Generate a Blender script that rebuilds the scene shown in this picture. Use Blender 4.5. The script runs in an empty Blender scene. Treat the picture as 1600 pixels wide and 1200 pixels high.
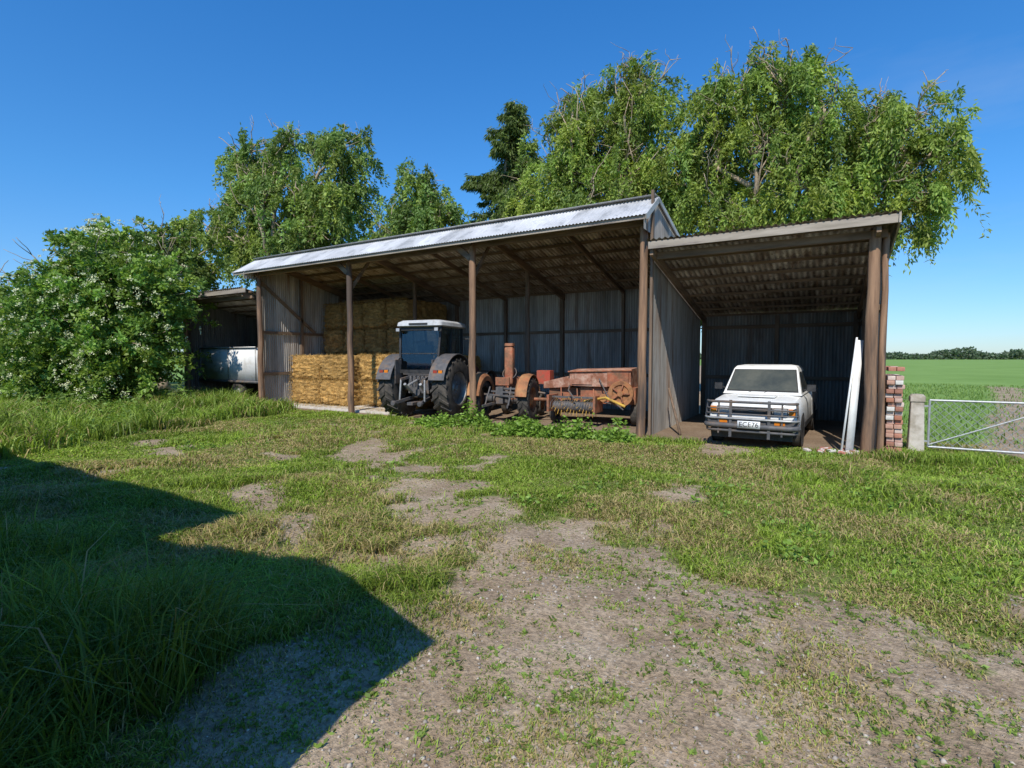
import bpy, math, random
import numpy as np
from mathutils import Vector, Matrix
rng=np.random.default_rng(7); random.seed(7)
R=math.radians
scene=bpy.context.scene
scene.view_settings.view_transform='Standard'; scene.view_settings.look='None'; scene.view_settings.exposure=0
# ------------------------------------------------------------------ mesh builder
class MB:
    def __init__(s): s.v=[];s.f=[];s.c=[];s.n=0
    def add(s,vf,mat=0,col=None):
        v,f=vf; v=np.asarray(v,float).reshape(-1,3)
        if col is None: c=np.ones((len(v),3))
        else:
            c=np.asarray(col,float)
            if c.ndim==1: c=np.tile(c,(len(v),1))
        s.v.append(v); s.c.append(c)
        if isinstance(f,np.ndarray): s.f.append((f.shape[1],(f+s.n).ravel(),mat,len(f)))
        else:
            d={}
            for q in f: d.setdefault(len(q),[]).append(q)
            for k,l in d.items():
                a=np.array(l,int)+s.n; s.f.append((k,a.ravel(),mat,len(l)))
        s.n+=len(v); return s
    def obj(s,name,mats,parent=None,smooth=None,bevel=0):
        me=bpy.data.meshes.new(name)
        V=np.concatenate(s.v); C=np.concatenate(s.c)
        L=np.concatenate([a[1] for a in s.f])
        tot=np.concatenate([np.full(a[3],a[0]) for a in s.f])
        mi=np.concatenate([np.full(a[3],a[2]) for a in s.f])
        st=np.concatenate([[0],np.cumsum(tot)[:-1]])
        me.vertices.add(len(V)); me.vertices.foreach_set("co",V.ravel())
        me.loops.add(len(L)); me.loops.foreach_set("vertex_index",L.astype(np.int32))
        me.polygons.add(len(tot)); me.polygons.foreach_set("loop_start",st.astype(np.int32))
        me.polygons.foreach_set("material_index",mi.astype(np.int32))
        me.update(calc_edges=True)
        a=me.color_attributes.new("Col",'FLOAT_COLOR','POINT')
        a.data.foreach_set("color",np.concatenate([C,np.ones((len(C),1))],1).ravel())
        if not isinstance(mats,(list,tuple)): mats=[mats]
        for m in mats: me.materials.append(m)
        if smooth is not None:
            me.polygons.foreach_set("use_smooth",np.ones(len(tot),bool))
            if smooth<179: me.set_sharp_from_angle(angle=R(smooth))
        o=bpy.data.objects.new(name,me); scene.collection.objects.link(o)
        if parent: o.parent=parent
        if bevel:
            b=o.modifiers.new("bevel",'BEVEL'); b.width=bevel; b.segments=2; b.limit_method='ANGLE'; b.angle_limit=R(40)
        return o
def empty(name,loc=(0,0,0),rz=0):
    o=bpy.data.objects.new(name,None); o.location=loc; o.rotation_euler=(0,0,rz); scene.collection.objects.link(o); return o
def box(x0,x1,y0,y1,z0,z1):
    v=[(x,y,z) for z in (z0,z1) for y in (y0,y1) for x in (x0,x1)]
    return v,[(0,2,3,1),(4,5,7,6),(0,1,5,4),(2,6,7,3),(0,4,6,2),(1,3,7,5)]
def beam(p0,p1,w,h,up=(0,0,1)):
    p0=np.array(p0,float);p1=np.array(p1,float);d=p1-p0;d/=np.linalg.norm(d)
    up=np.array(up,float)
    if abs(d@up)>.98: up=np.array([0,1.,0])
    s=np.cross(d,up);s/=np.linalg.norm(s);u=np.cross(s,d)
    v=[p+s*a*w/2+u*b*h/2 for p in(p0,p1) for b in(-1,1) for a in(-1,1)]
    return v,[(0,1,3,2),(4,6,7,5),(0,4,5,1),(2,3,7,6),(0,2,6,4),(1,5,7,3)]
def tube(pts,rad,n=8,cap=True):
    P=np.array(pts,float);m=len(P)
    rad=np.full(m,rad) if np.isscalar(rad) else np.array(rad,float)
    T=np.gradient(P,axis=0) if m>2 else np.array([P[1]-P[0]]*2)
    T/=np.linalg.norm(T,axis=1)[:,None]+1e-9
    a=np.array([0,0,1.]) if abs(T[0][2])<.9 else np.array([1.,0,0])
    V=[];ang=np.arange(n)*2*np.pi/n
    for i in range(m):
        s=np.cross(T[i],a);s/=np.linalg.norm(s)+1e-9;a=np.cross(s,T[i])
        V.append(P[i]+rad[i]*(np.cos(ang)[:,None]*s+np.sin(ang)[:,None]*a))
    V=np.concatenate(V);f=[]
    for i in range(m-1):
        for j in range(n):
            k=(j+1)%n; f.append((i*n+j,i*n+k,(i+1)*n+k,(i+1)*n+j))
    if cap: f.append(tuple(range(n))[::-1]); f.append(tuple((m-1)*n+j for j in range(n)))
    return V,f
def lathe(prof,n=32,axis='x',c=(0,0,0)):
    ang=np.arange(n)*2*np.pi/n;V=[]
    for r,a in prof:
        for t in ang:
            if axis=='x': V.append((a,r*math.cos(t),r*math.sin(t)))
            elif axis=='y': V.append((r*math.cos(t),a,r*math.sin(t)))
            else: V.append((r*math.cos(t),r*math.sin(t),a))
    f=[]
    for i in range(len(prof)-1):
        for j in range(n):
            k=(j+1)%n; f.append((i*n+j,i*n+k,(i+1)*n+k,(i+1)*n+j))
    return np.array(V)+np.array(c),f
def loft(secs):
    n=len(secs[0]);V=[p for s in secs for p in s];f=[]
    for i in range(len(secs)-1):
        for j in range(n):
            k=(j+1)%n; f.append((i*n+j,i*n+k,(i+1)*n+k,(i+1)*n+j))
    f.append(tuple(range(n))[::-1]); f.append(tuple((len(secs)-1)*n+j for j in range(n)))
    return V,f
# ------------------------------------------------------------------ noise
_lat=rng.random((256,256))
def vn(x,y,s,o=0):
    x=np.asarray(x,float)/s+o*17.3+1000;y=np.asarray(y,float)/s+o*31.7+1000
    xi=np.floor(x).astype(int);yi=np.floor(y).astype(int);fx=x-xi;fy=y-yi
    fx=fx*fx*(3-2*fx);fy=fy*fy*(3-2*fy)
    g=lambda a,b:_lat[a%256,b%256]
    return (g(xi,yi)*(1-fx)+g(xi+1,yi)*fx)*(1-fy)+(g(xi,yi+1)*(1-fx)+g(xi+1,yi+1)*fx)*fy
def fbm(x,y,s,o=0): return .5*vn(x,y,s,o)+.27*vn(x,y,s/2.1,o+1)+.15*vn(x,y,s/4.3,o+2)+.08*vn(x,y,s/9,o+3)
def sst(a,b,x): t=np.clip((x-a)/(b-a),0,1); return t*t*(3-2*t)
# ------------------------------------------------------------------ materials
def mk(name,c1,c2=None,scale=5,rough=.7,metal=0,bump=0,st=(1,1,1),c3=None,s3=.2,t3=(.5,.62),col=False,lo=.35,hi=.65,spec=.4):
    m=bpy.data.materials.new(name);m.use_nodes=True;N=m.node_tree.nodes;L=m.node_tree.links
    b=N["Principled BSDF"];b.inputs["Roughness"].default_value=rough;b.inputs["Metallic"].default_value=metal
    b.inputs["Specular IOR Level"].default_value=spec
    if c2 is None: c2=tuple(x*.8 for x in c1)
    tc=N.new("ShaderNodeTexCoord");mp=N.new("ShaderNodeMapping");mp.inputs["Scale"].default_value=st
    L.new(tc.outputs["Object"],mp.inputs["Vector"])
    no=N.new("ShaderNodeTexNoise");no.inputs["Scale"].default_value=scale;no.inputs["Detail"].default_value=4;no.inputs["Roughness"].default_value=.65
    L.new(mp.outputs[0],no.inputs["Vector"])
    cr=N.new("ShaderNodeValToRGB");e=cr.color_ramp.elements
    e[0].position=lo;e[1].position=hi;e[0].color=(*c1,1);e[1].color=(*c2,1)
    L.new(no.outputs["Fac"],cr.inputs[0]);out=cr.outputs[0]
    if c3:
        n2=N.new("ShaderNodeTexNoise");n2.inputs["Scale"].default_value=scale*s3;n2.inputs["Detail"].default_value=5;n2.inputs["Roughness"].default_value=.7
        L.new(mp.outputs[0],n2.inputs["Vector"])
        r2=N.new("ShaderNodeMapRange");r2.inputs[1].default_value=t3[0];r2.inputs[2].default_value=t3[1]
        L.new(n2.outputs["Fac"],r2.inputs[0])
        mx=N.new("ShaderNodeMixRGB");mx.inputs[2].default_value=(*c3,1);L.new(r2.outputs[0],mx.inputs[0]);L.new(out,mx.inputs[1]);out=mx.outputs[0]
    if col:
        at=N.new("ShaderNodeAttribute");at.attribute_name="Col"
        mu=N.new("ShaderNodeMixRGB");mu.blend_type='MULTIPLY';mu.inputs[0].default_value=1
        L.new(out,mu.inputs[1]);L.new(at.outputs["Color"],mu.inputs[2]);out=mu.outputs[0]
    L.new(out,b.inputs["Base Color"])
    if bump:
        bn=N.new("ShaderNodeBump");bn.inputs["Strength"].default_value=bump;bn.inputs["Distance"].default_value=.02
        L.new(no.outputs["Fac"],bn.inputs["Height"]);L.new(bn.outputs[0],b.inputs["Normal"])
    return m
def leafmat(name,trans=.35,tint=(1.2,1.3,.6)):
    m=bpy.data.materials.new(name);m.use_nodes=True;N=m.node_tree.nodes;L=m.node_tree.links
    b=N["Principled BSDF"];b.inputs["Roughness"].default_value=.5;b.inputs["Specular IOR Level"].default_value=.3
    at=N.new("ShaderNodeAttribute");at.attribute_name="Col";L.new(at.outputs["Color"],b.inputs["Base Color"])
    t=N.new("ShaderNodeBsdfTranslucent")
    g=N.new("ShaderNodeMixRGB");g.blend_type='MULTIPLY';g.inputs[0].default_value=1;g.inputs[2].default_value=(*tint,1)
    L.new(at.outputs["Color"],g.inputs[1]);L.new(g.outputs[0],t.inputs["Color"])
    mx=N.new("ShaderNodeMixShader");mx.inputs[0].default_value=trans
    L.new(b.outputs[0],mx.inputs[1]);L.new(t.outputs[0],mx.inputs[2]);L.new(mx.outputs[0],N["Material Output"].inputs[0]);return m
M_leaf=leafmat("leaf");M_grass=leafmat("grass_blade",.3);M_flower=leafmat("petal",.2,(1,1,1))
M_ironw=mk("weathered_iron_wall",(.27,.245,.21),(.46,.425,.375),7,.65,.05,st=(1,1,.10),c3=(.21,.125,.075),s3=.35,t3=(.53,.68),col=True)
M_zinc=mk("zinc_roof",(.46,.455,.44),(.62,.615,.60),4,.5,.1,st=(1,.3,1),c3=(.34,.34,.33),s3=.5,t3=(.48,.62),col=True)
M_ceil=mk("roof_underside",(.27,.225,.175),(.66,.60,.52),9,.8,.0,st=(1.6,.35,1),c3=(.18,.125,.085),s3=.5,t3=(.45,.60),col=True,lo=.38,hi=.62)
M_timber=mk("old_timber",(.11,.075,.05),(.22,.15,.10),9,.85,bump=.4,st=(1,1,.12),col=True)
M_timber2=mk("old_timber_horizontal",(.12,.08,.05),(.25,.17,.11),6,.85,bump=.3,st=(.15,.15,1),col=True)
M_grey=mk("grey_board",(.26,.22,.17),(.42,.36,.29),8,.85,bump=.3,st=(.12,1,1),c3=(.16,.13,.11),s3=.5)
M_post=mk("creosote_post",(.16,.09,.052),(.34,.20,.115),10,.85,bump=.5,st=(1,1,.08),c3=(.085,.06,.045),s3=.4,t3=(.46,.6))
M_conc=mk("concrete",(.44,.39,.32),(.56,.51,.44),8,.9,bump=.3,c3=(.30,.26,.20))
M_rubber=mk("tyre_rubber",(.03,.028,.026),(.10,.085,.068),7,.85,bump=.2)
M_glass=mk("window_glass",(.05,.06,.06),(.10,.105,.09),2,.06,0,spec=.9)
M_black=mk("black_metal",(.02,.02,.021),(.05,.047,.044),9,.5)
M_steel=mk("grey_steel",(.28,.275,.265),(.42,.41,.39),9,.45,.4)
M_white=mk("white_paint",(.72,.71,.67),(.82,.81,.77),4,.3,c3=(.55,.51,.45),s3=.6,t3=(.56,.75))
M_panel=mk("matte_white_panel",(.66,.65,.62),(.74,.73,.70),3,.85,c3=(.50,.47,.42),s3=.6,t3=(.52,.7),spec=.2)
M_roofw=mk("cab_roof_grey",(.42,.43,.43),(.58,.58,.57),6,.5,c3=(.25,.24,.22),s3=.5,t3=(.5,.7))
M_rust=mk("rusty_red",(.34,.085,.04),(.38,.17,.09),8,.8,bump=.3,c3=(.17,.09,.05),s3=.4,t3=(.43,.60))
M_rusty2=mk("rusty_ochre",(.36,.13,.055),(.50,.28,.11),6,.8,bump=.3,c3=(.20,.085,.04),s3=.5,t3=(.43,.60))
M_fade=mk("faded_red",(.43,.19,.125),(.50,.34,.25),6,.8,bump=.2,c3=(.25,.10,.055),s3=.45,t3=(.44,.60))
M_red=mk("tractor_red",(.32,.04,.02),(.24,.055,.035),5,.5)
M_brightred=mk("oxidised_red",(.42,.06,.035),(.36,.09,.05),6,.75,bump=.2,c3=(.22,.09,.05),s3=.5,t3=(.46,.62))
M_yellow=mk("yellow_paint",(.58,.37,.05),(.42,.24,.05),9,.7,c3=(.22,.13,.05),s3=.6,t3=(.5,.65))
M_orange=mk("amber_lens",(.7,.22,.02),(.6,.18,.02),9,.3)
M_lamp=mk("headlamp",(.5,.52,.53),(.7,.7,.7),30,.12,.4)
M_dgrey=mk("dark_grey_metal",(.06,.062,.065),(.12,.11,.105),8,.6,c3=(.16,.11,.075),s3=.4,t3=(.5,.65))
# ------------------------------------------------------------------ camera, light, sky
cd=bpy.data.cameras.new("camera");cd.sensor_width=36;cd.lens=18.34;cd.clip_end=6000;cd.clip_start=.05
cam=bpy.data.objects.new("camera",cd);cam.location=(0,0,1.75);cam.rotation_euler=(R(90-2.95),0,R(30.9));scene.collection.objects.link(cam);scene.camera=cam
EL=R(47.3);hd=np.array([.243,-.97])
S=Vector((hd[0]*math.cos(EL),hd[1]*math.cos(EL),math.sin(EL)))
sd=bpy.data.lights.new("sun",'SUN');sd.energy=5.0;sd.angle=R(.5);sd.color=(1,.95,.87)
so=bpy.data.objects.new("sun",sd);so.rotation_euler=S.to_track_quat('Z','Y').to_euler();so.location=(5,-10,20);scene.collection.objects.link(so)
w=bpy.data.worlds.new("World");scene.world=w;w.use_nodes=True
WN=w.node_tree.nodes;WL=w.node_tree.links
sk=WN.new("ShaderNodeTexSky");sk.sky_type='NISHITA';sk.sun_disc=False;sk.sun_elevation=EL;sk.sun_rotation=math.atan2(hd[0],hd[1])
sk.air_density=1.0;sk.dust_density=.2;sk.ozone_density=1.5;sk.altitude=0
wt=WN.new("ShaderNodeTexCoord");wsp=WN.new("ShaderNodeSeparateXYZ");WL.new(wt.outputs["Generated"],wsp.inputs[0])
wr=WN.new("ShaderNodeValToRGB");e=wr.color_ramp.elements;e.new(.3)
for i,(p,c) in enumerate([(0,(.50,.66,.92)),(.26,(.33,.78,1.17)),(.62,(.22,.82,1.38))]): e[i].position=p;e[i].color=(*c,1)
WL.new(wsp.outputs["Z"],wr.inputs[0])
wm=WN.new("ShaderNodeMixRGB");wm.blend_type='MULTIPLY';wm.inputs[0].default_value=1;WL.new(sk.outputs[0],wm.inputs[1]);WL.new(wr.outputs[0],wm.inputs[2])
# thin cirrus, low in the north-east
wmp=WN.new("ShaderNodeMapping");wmp.inputs["Scale"].default_value=(1.2,1.2,5);wmp.inputs["Rotation"].default_value=(.35,.2,.3);WL.new(wt.outputs["Generated"],wmp.inputs[0])
wn=WN.new("ShaderNodeTexNoise");wn.inputs["Scale"].default_value=1.7;wn.inputs["Detail"].default_value=6;wn.inputs["Roughness"].default_value=.55;WL.new(wmp.outputs[0],wn.inputs["Vector"])
wc=WN.new("ShaderNodeMapRange");wc.inputs[1].default_value=.50;wc.inputs[2].default_value=.85;wc.inputs[4].default_value=.35;WL.new(wn.outputs[0],wc.inputs[0])
wx=WN.new("ShaderNodeMapRange");wx.inputs[1].default_value=-.15;wx.inputs[2].default_value=.35;WL.new(wsp.outputs["X"],wx.inputs[0])
wmu=WN.new("ShaderNodeMath");wmu.operation='MULTIPLY';WL.new(wc.outputs[0],wmu.inputs[0]);WL.new(wx.outputs[0],wmu.inputs[1])
wcl=WN.new("ShaderNodeMixRGB");wcl.inputs[2].default_value=(4.2,4.7,5.2,1);WL.new(wmu.outputs[0],wcl.inputs[0]);WL.new(wm.outputs[0],wcl.inputs[1])
bg=WN["Background"];bg.inputs[1].default_value=.15;WL.new(wcl.outputs[0],bg.inputs[0])
# ------------------------------------------------------------------ terrain masks
def segd(x,y,a,b):
    ax,ay=a;bx,by=b;dx,dy=bx-ax,by-ay
    t=np.clip(((x-ax)*dx+(y-ay)*dy)/(dx*dx+dy*dy),0,1)
    return np.hypot(x-ax-t*dx,y-ay-t*dy)
def dirt(x,y):
    n=fbm(x,y,2.2,3)-.5; n2=fbm(x,y,.55,6)-.5
    edge=4.1+.14*(-x).clip(0,3)
    d1=sst(-1.3,1.0,(edge-y)+n*3.0+n2*2.4)*sst(-.8,.7,x+2.6+n*1.5+n2)
    tr=np.minimum.reduce([segd(x,y,(-1.5,3.2),(-5.0,5.6)),segd(x,y,(-5.0,5.6),(-8.6,8.0)),segd(x,y,(-8.6,8.0),(-10.2,12.5))])
    d2=.8*sst(-.6,.7,.48-tr+n*1.9+n2*2.3)
    tr2=np.minimum(segd(x,y,(-3.5,3.0),(-8.5,4.6)),segd(x,y,(-8.5,4.6),(-12,5.4)))
    d3=.7*sst(-.5,.6,.12-tr2+n*2.0+n2*1.8)
    d4=sst(10.9,11.4,y+n*.6)*sst(-23,-22,x)*(1-sst(.7,1.2,x))
    d5=sst(-.3,.3,1.0-segd(x,y,(-1.5,11.0),(-1.2,12))+n*1.8)
    d6=.7*sst(-.3,.5,.8-segd(x,y,(3.2,12.4),(9,40))+n*1.2)
    d7=.6*sst(.65,.74,fbm(x,y,1.1,8))*(y<10)*sst(-12,-11,x)
    return np.clip(np.maximum.reduce([d1,d2,d3,d4,d5,d6,d7]),0,1)
def tallL(x,y):
    n=fbm(x,y,1.5,9)-.5
    bx=-12.3-(y-4)*.42
    return sst(-.3,.5,(bx-x)+n*1.5)*sst(2.6,3.6,y)
def tallF(x,y):
    n=fbm(x,y,.9,12)-.5
    return sst(-.2,.35,(-2.65-x)+n*1.4)*sst(-.25,.35,(1.55-y)+n*1.1+.07*(-x-3).clip(0,20))
def weeds(x,y):
    n=fbm(x,y,.8,15)-.5
    q=np.hypot((x+6.2)/2.4,(y-10.4)/.75)
    return sst(-.3,.6,.75-q+n*2.2)
def field(x,y): return sst(12.8,14.5,y)*sst(1.0,2.0,x)+sst(18,20,y)*(1-sst(1.0,2.0,x))
def gz(x,y):
    x=np.asarray(x,float);y=np.asarray(y,float)
    fade=(1-sst(10.2,11.2,y))*(1-sst(30,60,np.hypot(x,y)))
    return ((fbm(x,y,1.6,20)-.5)*.15+(fbm(x,y,.4,24)-.5)*.07)*fade*.8-.02
gx=np.concatenate([-26-np.geomspace(.3,4000,45)[::-1],np.arange(-26,9,.11),9+np.geomspace(.3,4000,45)])
gy=np.concatenate([-3-np.geomspace(.3,4000,30)[::-1],np.arange(-3,16,.11),16+np.geomspace(.3,5000,50)])
GX,GY=np.meshgrid(gx,gy);nx=len(gx);ny=len(gy);x=GX.ravel();y=GY.ravel()
idx=np.arange(nx*ny).reshape(ny,nx)
F=np.stack([idx[:-1,:-1].ravel(),idx[:-1,1:].ravel(),idx[1:,1:].ravel(),idx[1:,:-1].ravel()],1)
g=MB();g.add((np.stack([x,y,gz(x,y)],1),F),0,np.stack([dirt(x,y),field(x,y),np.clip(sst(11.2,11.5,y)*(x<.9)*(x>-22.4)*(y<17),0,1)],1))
gm=bpy.data.materials.new("ground_surface");gm.use_nodes=True;N=gm.node_tree.nodes;L=gm.node_tree.links;b=N["Principled BSDF"];b.inputs["Roughness"].default_value=.95;b.inputs["Specular IOR Level"].default_value=.15
at=N.new("ShaderNodeAttribute");at.attribute_name="Col";sp=N.new("ShaderNodeSeparateColor");L.new(at.outputs["Color"],sp.inputs[0])
tc=N.new("ShaderNodeTexCoord")
def nz(s,d=5,r=.68):
    n=N.new("ShaderNodeTexNoise");n.inputs["Scale"].default_value=s;n.inputs["Detail"].default_value=d;n.inputs["Roughness"].default_value=r;L.new(tc.outputs["Object"],n.inputs["Vector"]);return n
def ramp(src,stops):
    c=N.new("ShaderNodeValToRGB");e=c.color_ramp.elements
    while len(e)<len(stops): e.new(.5)
    for i,(p,q) in enumerate(stops): e[i].position=p;e[i].color=(*q,1)
    L.new(src,c.inputs[0]);return c.outputs[0]
def mix(f,a,b_,bt='MIX'):
    m=N.new("ShaderNodeMixRGB");m.blend_type=bt
    if isinstance(f,float): m.inputs[0].default_value=f
    else: L.new(f,m.inputs[0])
    for i,q in ((1,a),(2,b_)):
        if isinstance(q,tuple): m.inputs[i].default_value=(*q,1)
        else: L.new(q,m.inputs[i])
    return m.outputs[0]
fine=nz(30,4,.75).outputs[0]
dcol=ramp(nz(1.3,8,.72).outputs[0],[(.30,(.235,.165,.10)),(.5,(.37,.275,.18)),(.68,(.48,.38,.265))])
dcol=mix(.85,dcol,ramp(fine,[(.36,(.5,.5,.5)),(.6,(1.2,1.2,1.2))]),'MULTIPLY')
vo=N.new("ShaderNodeTexVoronoi");vo.inputs["Scale"].default_value=30;L.new(tc.outputs["Object"],vo.inputs["Vector"])
vs=ramp(vo.outputs["Distance"],[(.12,(1,1,1)),(.24,(0,0,0))])
pn=ramp(nz(2.5,3).outputs[0],[(.46,(0,0,0)),(.58,(1,1,1))])
pm=mix(1.0,vs,pn,'MULTIPLY');dcol=mix(pm,dcol,(.45,.40,.34))
gcol=ramp(nz(2.2,6,.72).outputs[0],[(.3,(.09,.13,.025)),(.5,(.15,.20,.04)),(.6,(.22,.225,.07)),(.7,(.32,.26,.12))])
gcol=mix(.8,gcol,ramp(fine,[(.36,(.4,.4,.4)),(.64,(1.25,1.25,1.25))]),'MULTIPLY')
fcol=ramp(nz(.12,7,.72).outputs[0],[(.35,(.15,.25,.05)),(.65,(.21,.32,.08))])
base=mix(sp.outputs[1],gcol,fcol)
ad=N.new("ShaderNodeMath");ad.operation='MULTIPLY_ADD';L.new(nz(7,6,.75).outputs[0],ad.inputs[0]);ad.inputs[1].default_value=1.3
L.new(sp.outputs[0],ad.inputs[2]);mr=N.new("ShaderNodeMapRange");mr.inputs[1].default_value=.95;mr.inputs[2].default_value=1.2;L.new(ad.outputs[0],mr.inputs[0])
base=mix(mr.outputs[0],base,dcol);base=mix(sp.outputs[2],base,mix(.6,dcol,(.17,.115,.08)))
L.new(base,b.inputs["Base Color"])
bu=N.new("ShaderNodeBump");bu.inputs["Strength"].default_value=.9;bu.inputs["Distance"].default_value=.025
L.new(fine,bu.inputs["Height"]);L.new(bu.outputs[0],b.inputs["Normal"])
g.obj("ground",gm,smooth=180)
# ------------------------------------------------------------------ grass
def blades(mb,x,y,z,h,w,col,lean,mat=0):
    n=len(x);a=rng.random(n)*2*np.pi;la=rng.random(n)*2*np.pi
    bx=np.cos(a)*w/2;by=np.sin(a)*w/2;lx=np.cos(la)*lean*h;ly=np.sin(la)*lean*h
    V=np.empty((n,5,3))
    V[:,0]=np.stack([x-bx,y-by,z],1);V[:,1]=np.stack([x+bx,y+by,z],1)
    V[:,2]=np.stack([x+lx*.3-bx*.8,y+ly*.3-by*.8,z+h*.6],1);V[:,3]=np.stack([x+lx*.3+bx*.8,y+ly*.3+by*.8,z+h*.6],1)
    V[:,4]=np.stack([x+lx,y+ly,z+h*np.clip(1-.35*lean,.35,1)],1)
    i=np.arange(n)[:,None]*5
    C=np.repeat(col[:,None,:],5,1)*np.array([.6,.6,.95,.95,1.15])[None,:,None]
    base=mb.n
    mb.v.append(V.reshape(-1,3));mb.c.append(C.reshape(-1,3))
    mb.f.append((4,(i+np.array([0,1,3,2])+base).ravel(),mat,n));mb.f.append((3,(i+np.array([2,3,4])+base).ravel(),mat,n))
    mb.n+=5*n
def fan(M,d0,d1,spread=1.02,p=1.0):
    th=R(30.9)+ (rng.random(M)*2-1)*spread; d=d0+(d1-d0)*rng.random(M)**p
    return -np.sin(th)*d,np.cos(th)*d,d
def gcols(n,x,y,dry=.0,lush=0.):
    k=fbm(x,y,1.3,30)
    c=np.array([.27,.37,.045])[None]*(1-lush)+np.array([.185,.27,.035])[None]*lush
    c=c*(.6+.75*rng.random((n,1)))*(.55+.9*k[:,None])
    dm=(rng.random(n)<dry+ .6*sst(.50,.66,fbm(x,y,1.9,33))*(1-lush))[:,None]
    return np.where(dm,np.array([.50,.39,.17])[None]*(.6+.6*rng.random((n,1))),c)
def blocked(x,y): return (y>11.3)&(x>-22.4)&(x<1.0)
gr=MB()
tx,ty,td=fan(125000,1.2,24);D=dirt(x=tx,y=ty)
cl=fbm(tx,ty,.5,40);sh=(ty<3)&(tx<-2)
keep=(rng.random(len(tx))<np.where(D>.5,.08+.6*sst(.54,.64,cl)+.25*sh,.38+.62*sst(.3,.5,cl)))&~blocked(tx,ty)&(field(tx,ty)<.5)
tx,ty,td,D=tx[keep],ty[keep],td[keep],D[keep]
K=8
bx=np.repeat(tx,K)+rng.normal(0,.035,len(tx)*K)*(1+np.repeat(td,K)*.06);by=np.repeat(ty,K)+rng.normal(0,.035,len(tx)*K)*(1+np.repeat(td,K)*.06)
bd=np.repeat(td,K);DD=np.repeat(D,K)
hh=(.025+.085*vn(bx,by,.8,50)*(.5+rng.random(len(bx))))*np.where(DD>.5,.38,1)*(1+.9*sst(.5,.7,fbm(bx,by,2.5,52)))
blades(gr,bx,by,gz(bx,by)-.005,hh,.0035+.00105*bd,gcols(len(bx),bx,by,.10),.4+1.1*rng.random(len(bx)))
fx=rng.uniform(1.2,26,26000);fy=12.9+rng.random(26000)**1.5*30
k=(field(fx,fy)>.4)&(rng.random(26000)>.8*dirt(fx,fy));fx,fy=fx[k],fy[k]
blades(gr,fx,fy,gz(fx,fy),.09+.07*rng.random(len(fx)),.03+0*fx,np.array([.22,.33,.075])[None]*(.8+.4*rng.random((len(fx),1))),.3+.5*rng.random(len(fx)))
gr.obj("grass",M_grass)
tg=MB()
def tuftfield(mb,N_,xr,yr,mask,h0,h1,w0,lush,K=14,spread=.06,dry=.03,lean=(.25,.9)):
    x=rng.uniform(*xr,N_);y=rng.uniform(*yr,N_);k=rng.random(N_)<mask(x,y);x,y=x[k],y[k]
    X=np.repeat(x,K)+rng.normal(0,spread,len(x)*K);Y=np.repeat(y,K)+rng.normal(0,spread,len(x)*K)
    hs=np.repeat(h0+(h1-h0)*rng.random(len(x))*vn(x,y,1.2,60)*1.5,K)*(.5+.6*rng.random(len(X)))
    blades(mb,X,Y,gz(X,Y)-.01,hs,w0*(.7+.6*rng.random(len(X))),gcols(len(X),X,Y,dry,lush),lean[0]+(lean[1]-lean[0])*rng.random(len(X)))
tuftfield(tg,4000,(-12,-2.2),(.3,3.4),tallF,.15,.65,.009,1,K=22,lean=(.3,1.3))
tuftfield(tg,12000,(-30,-12),(2.6,11.6),lambda x,y:tallL(x,y)*~((y>11.3)&(x>-17)),.25,.75,.024,.6,K=12,spread=.1)
tuftfield(tg,500,(-3.2,2.0),(10.7,11.3),lambda x,y:np.where(np.abs(x+1.2)<1,.05,.7),.08,.22,.014,.5,K=10)
tuftfield(tg,900,(.9,2.4),(10.6,13.2),lambda x,y:.6+0*x,.1,.3,.014,.5,K=9)
tuftfield(tg,2600,(-14,4),(5,11),lambda x,y:(fbm(x,y,1.4,70)>.54)*(dirt(x,y)<.4)*.8,.10,.28,.014,.3,K=12)
tg.obj("tall_grass",M_grass)
def leaves_quads(mb,c,a,l,wd,col,mat=0):
    n=len(c);r=rng.normal(size=(n,3));b=np.cross(a,r);b/=np.linalg.norm(b,axis=1)[:,None]+1e-9
    l=np.asarray(l).reshape(-1,1)*np.ones((n,1));wd=np.asarray(wd).reshape(-1,1)*np.ones((n,1))
    V=np.stack([c,c+a*l*.45+b*wd*.5,c+a*l,c+a*l*.45-b*wd*.5],1).reshape(-1,3)
    i=np.arange(n)[:,None]*4+np.arange(4)[None]
    mb.v.append(V);mb.c.append(np.repeat(col,4,0));mb.f.append((4,(i+mb.n).ravel(),mat,n));mb.n+=4*n
def unit(v): return v/(np.linalg.norm(v,axis=1)[:,None]+1e-9)
wd_=MB()
def weedpatch(n,xr,yr,mask,h0,h1,col,l=.10,w=.05,K=16):
    x=rng.uniform(*xr,n);y=rng.uniform(*yr,n);mk_=mask(x,y);k=rng.random(n)<mk_;x,y=x[k],y[k]
    X=np.repeat(x,K);Y=np.repeat(y,K);hmax=np.repeat((h0+(h1-h0)*rng.random(len(x))*vn(x,y,.5,61)*1.5)*(.35+.65*mk_[k]),K);Z=gz(X,Y)+rng.random(len(X))*hmax
    a=rng.normal(size=(len(X),3));a[:,2]=a[:,2]*.4+.2;a=unit(a)
    leaves_quads(wd_,np.stack([X,Y,Z],1)+rng.normal(0,.03,(len(X),3)),a,l*(.6+.7*rng.random(len(X))),w,np.array(col)[None]*(.55+.8*rng.random((len(X),1))))
weedpatch(3200,(-9.3,-3.0),(9.2,11.35),weeds,.08,.6,(.20,.32,.045))
weedpatch(2500,(-12,4),(5,11),lambda x,y:sst(.58,.66,fbm(x,y,.8,64))*(dirt(x,y)<.5),.03,.16,(.20,.31,.05),.06,.035,8)
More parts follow.
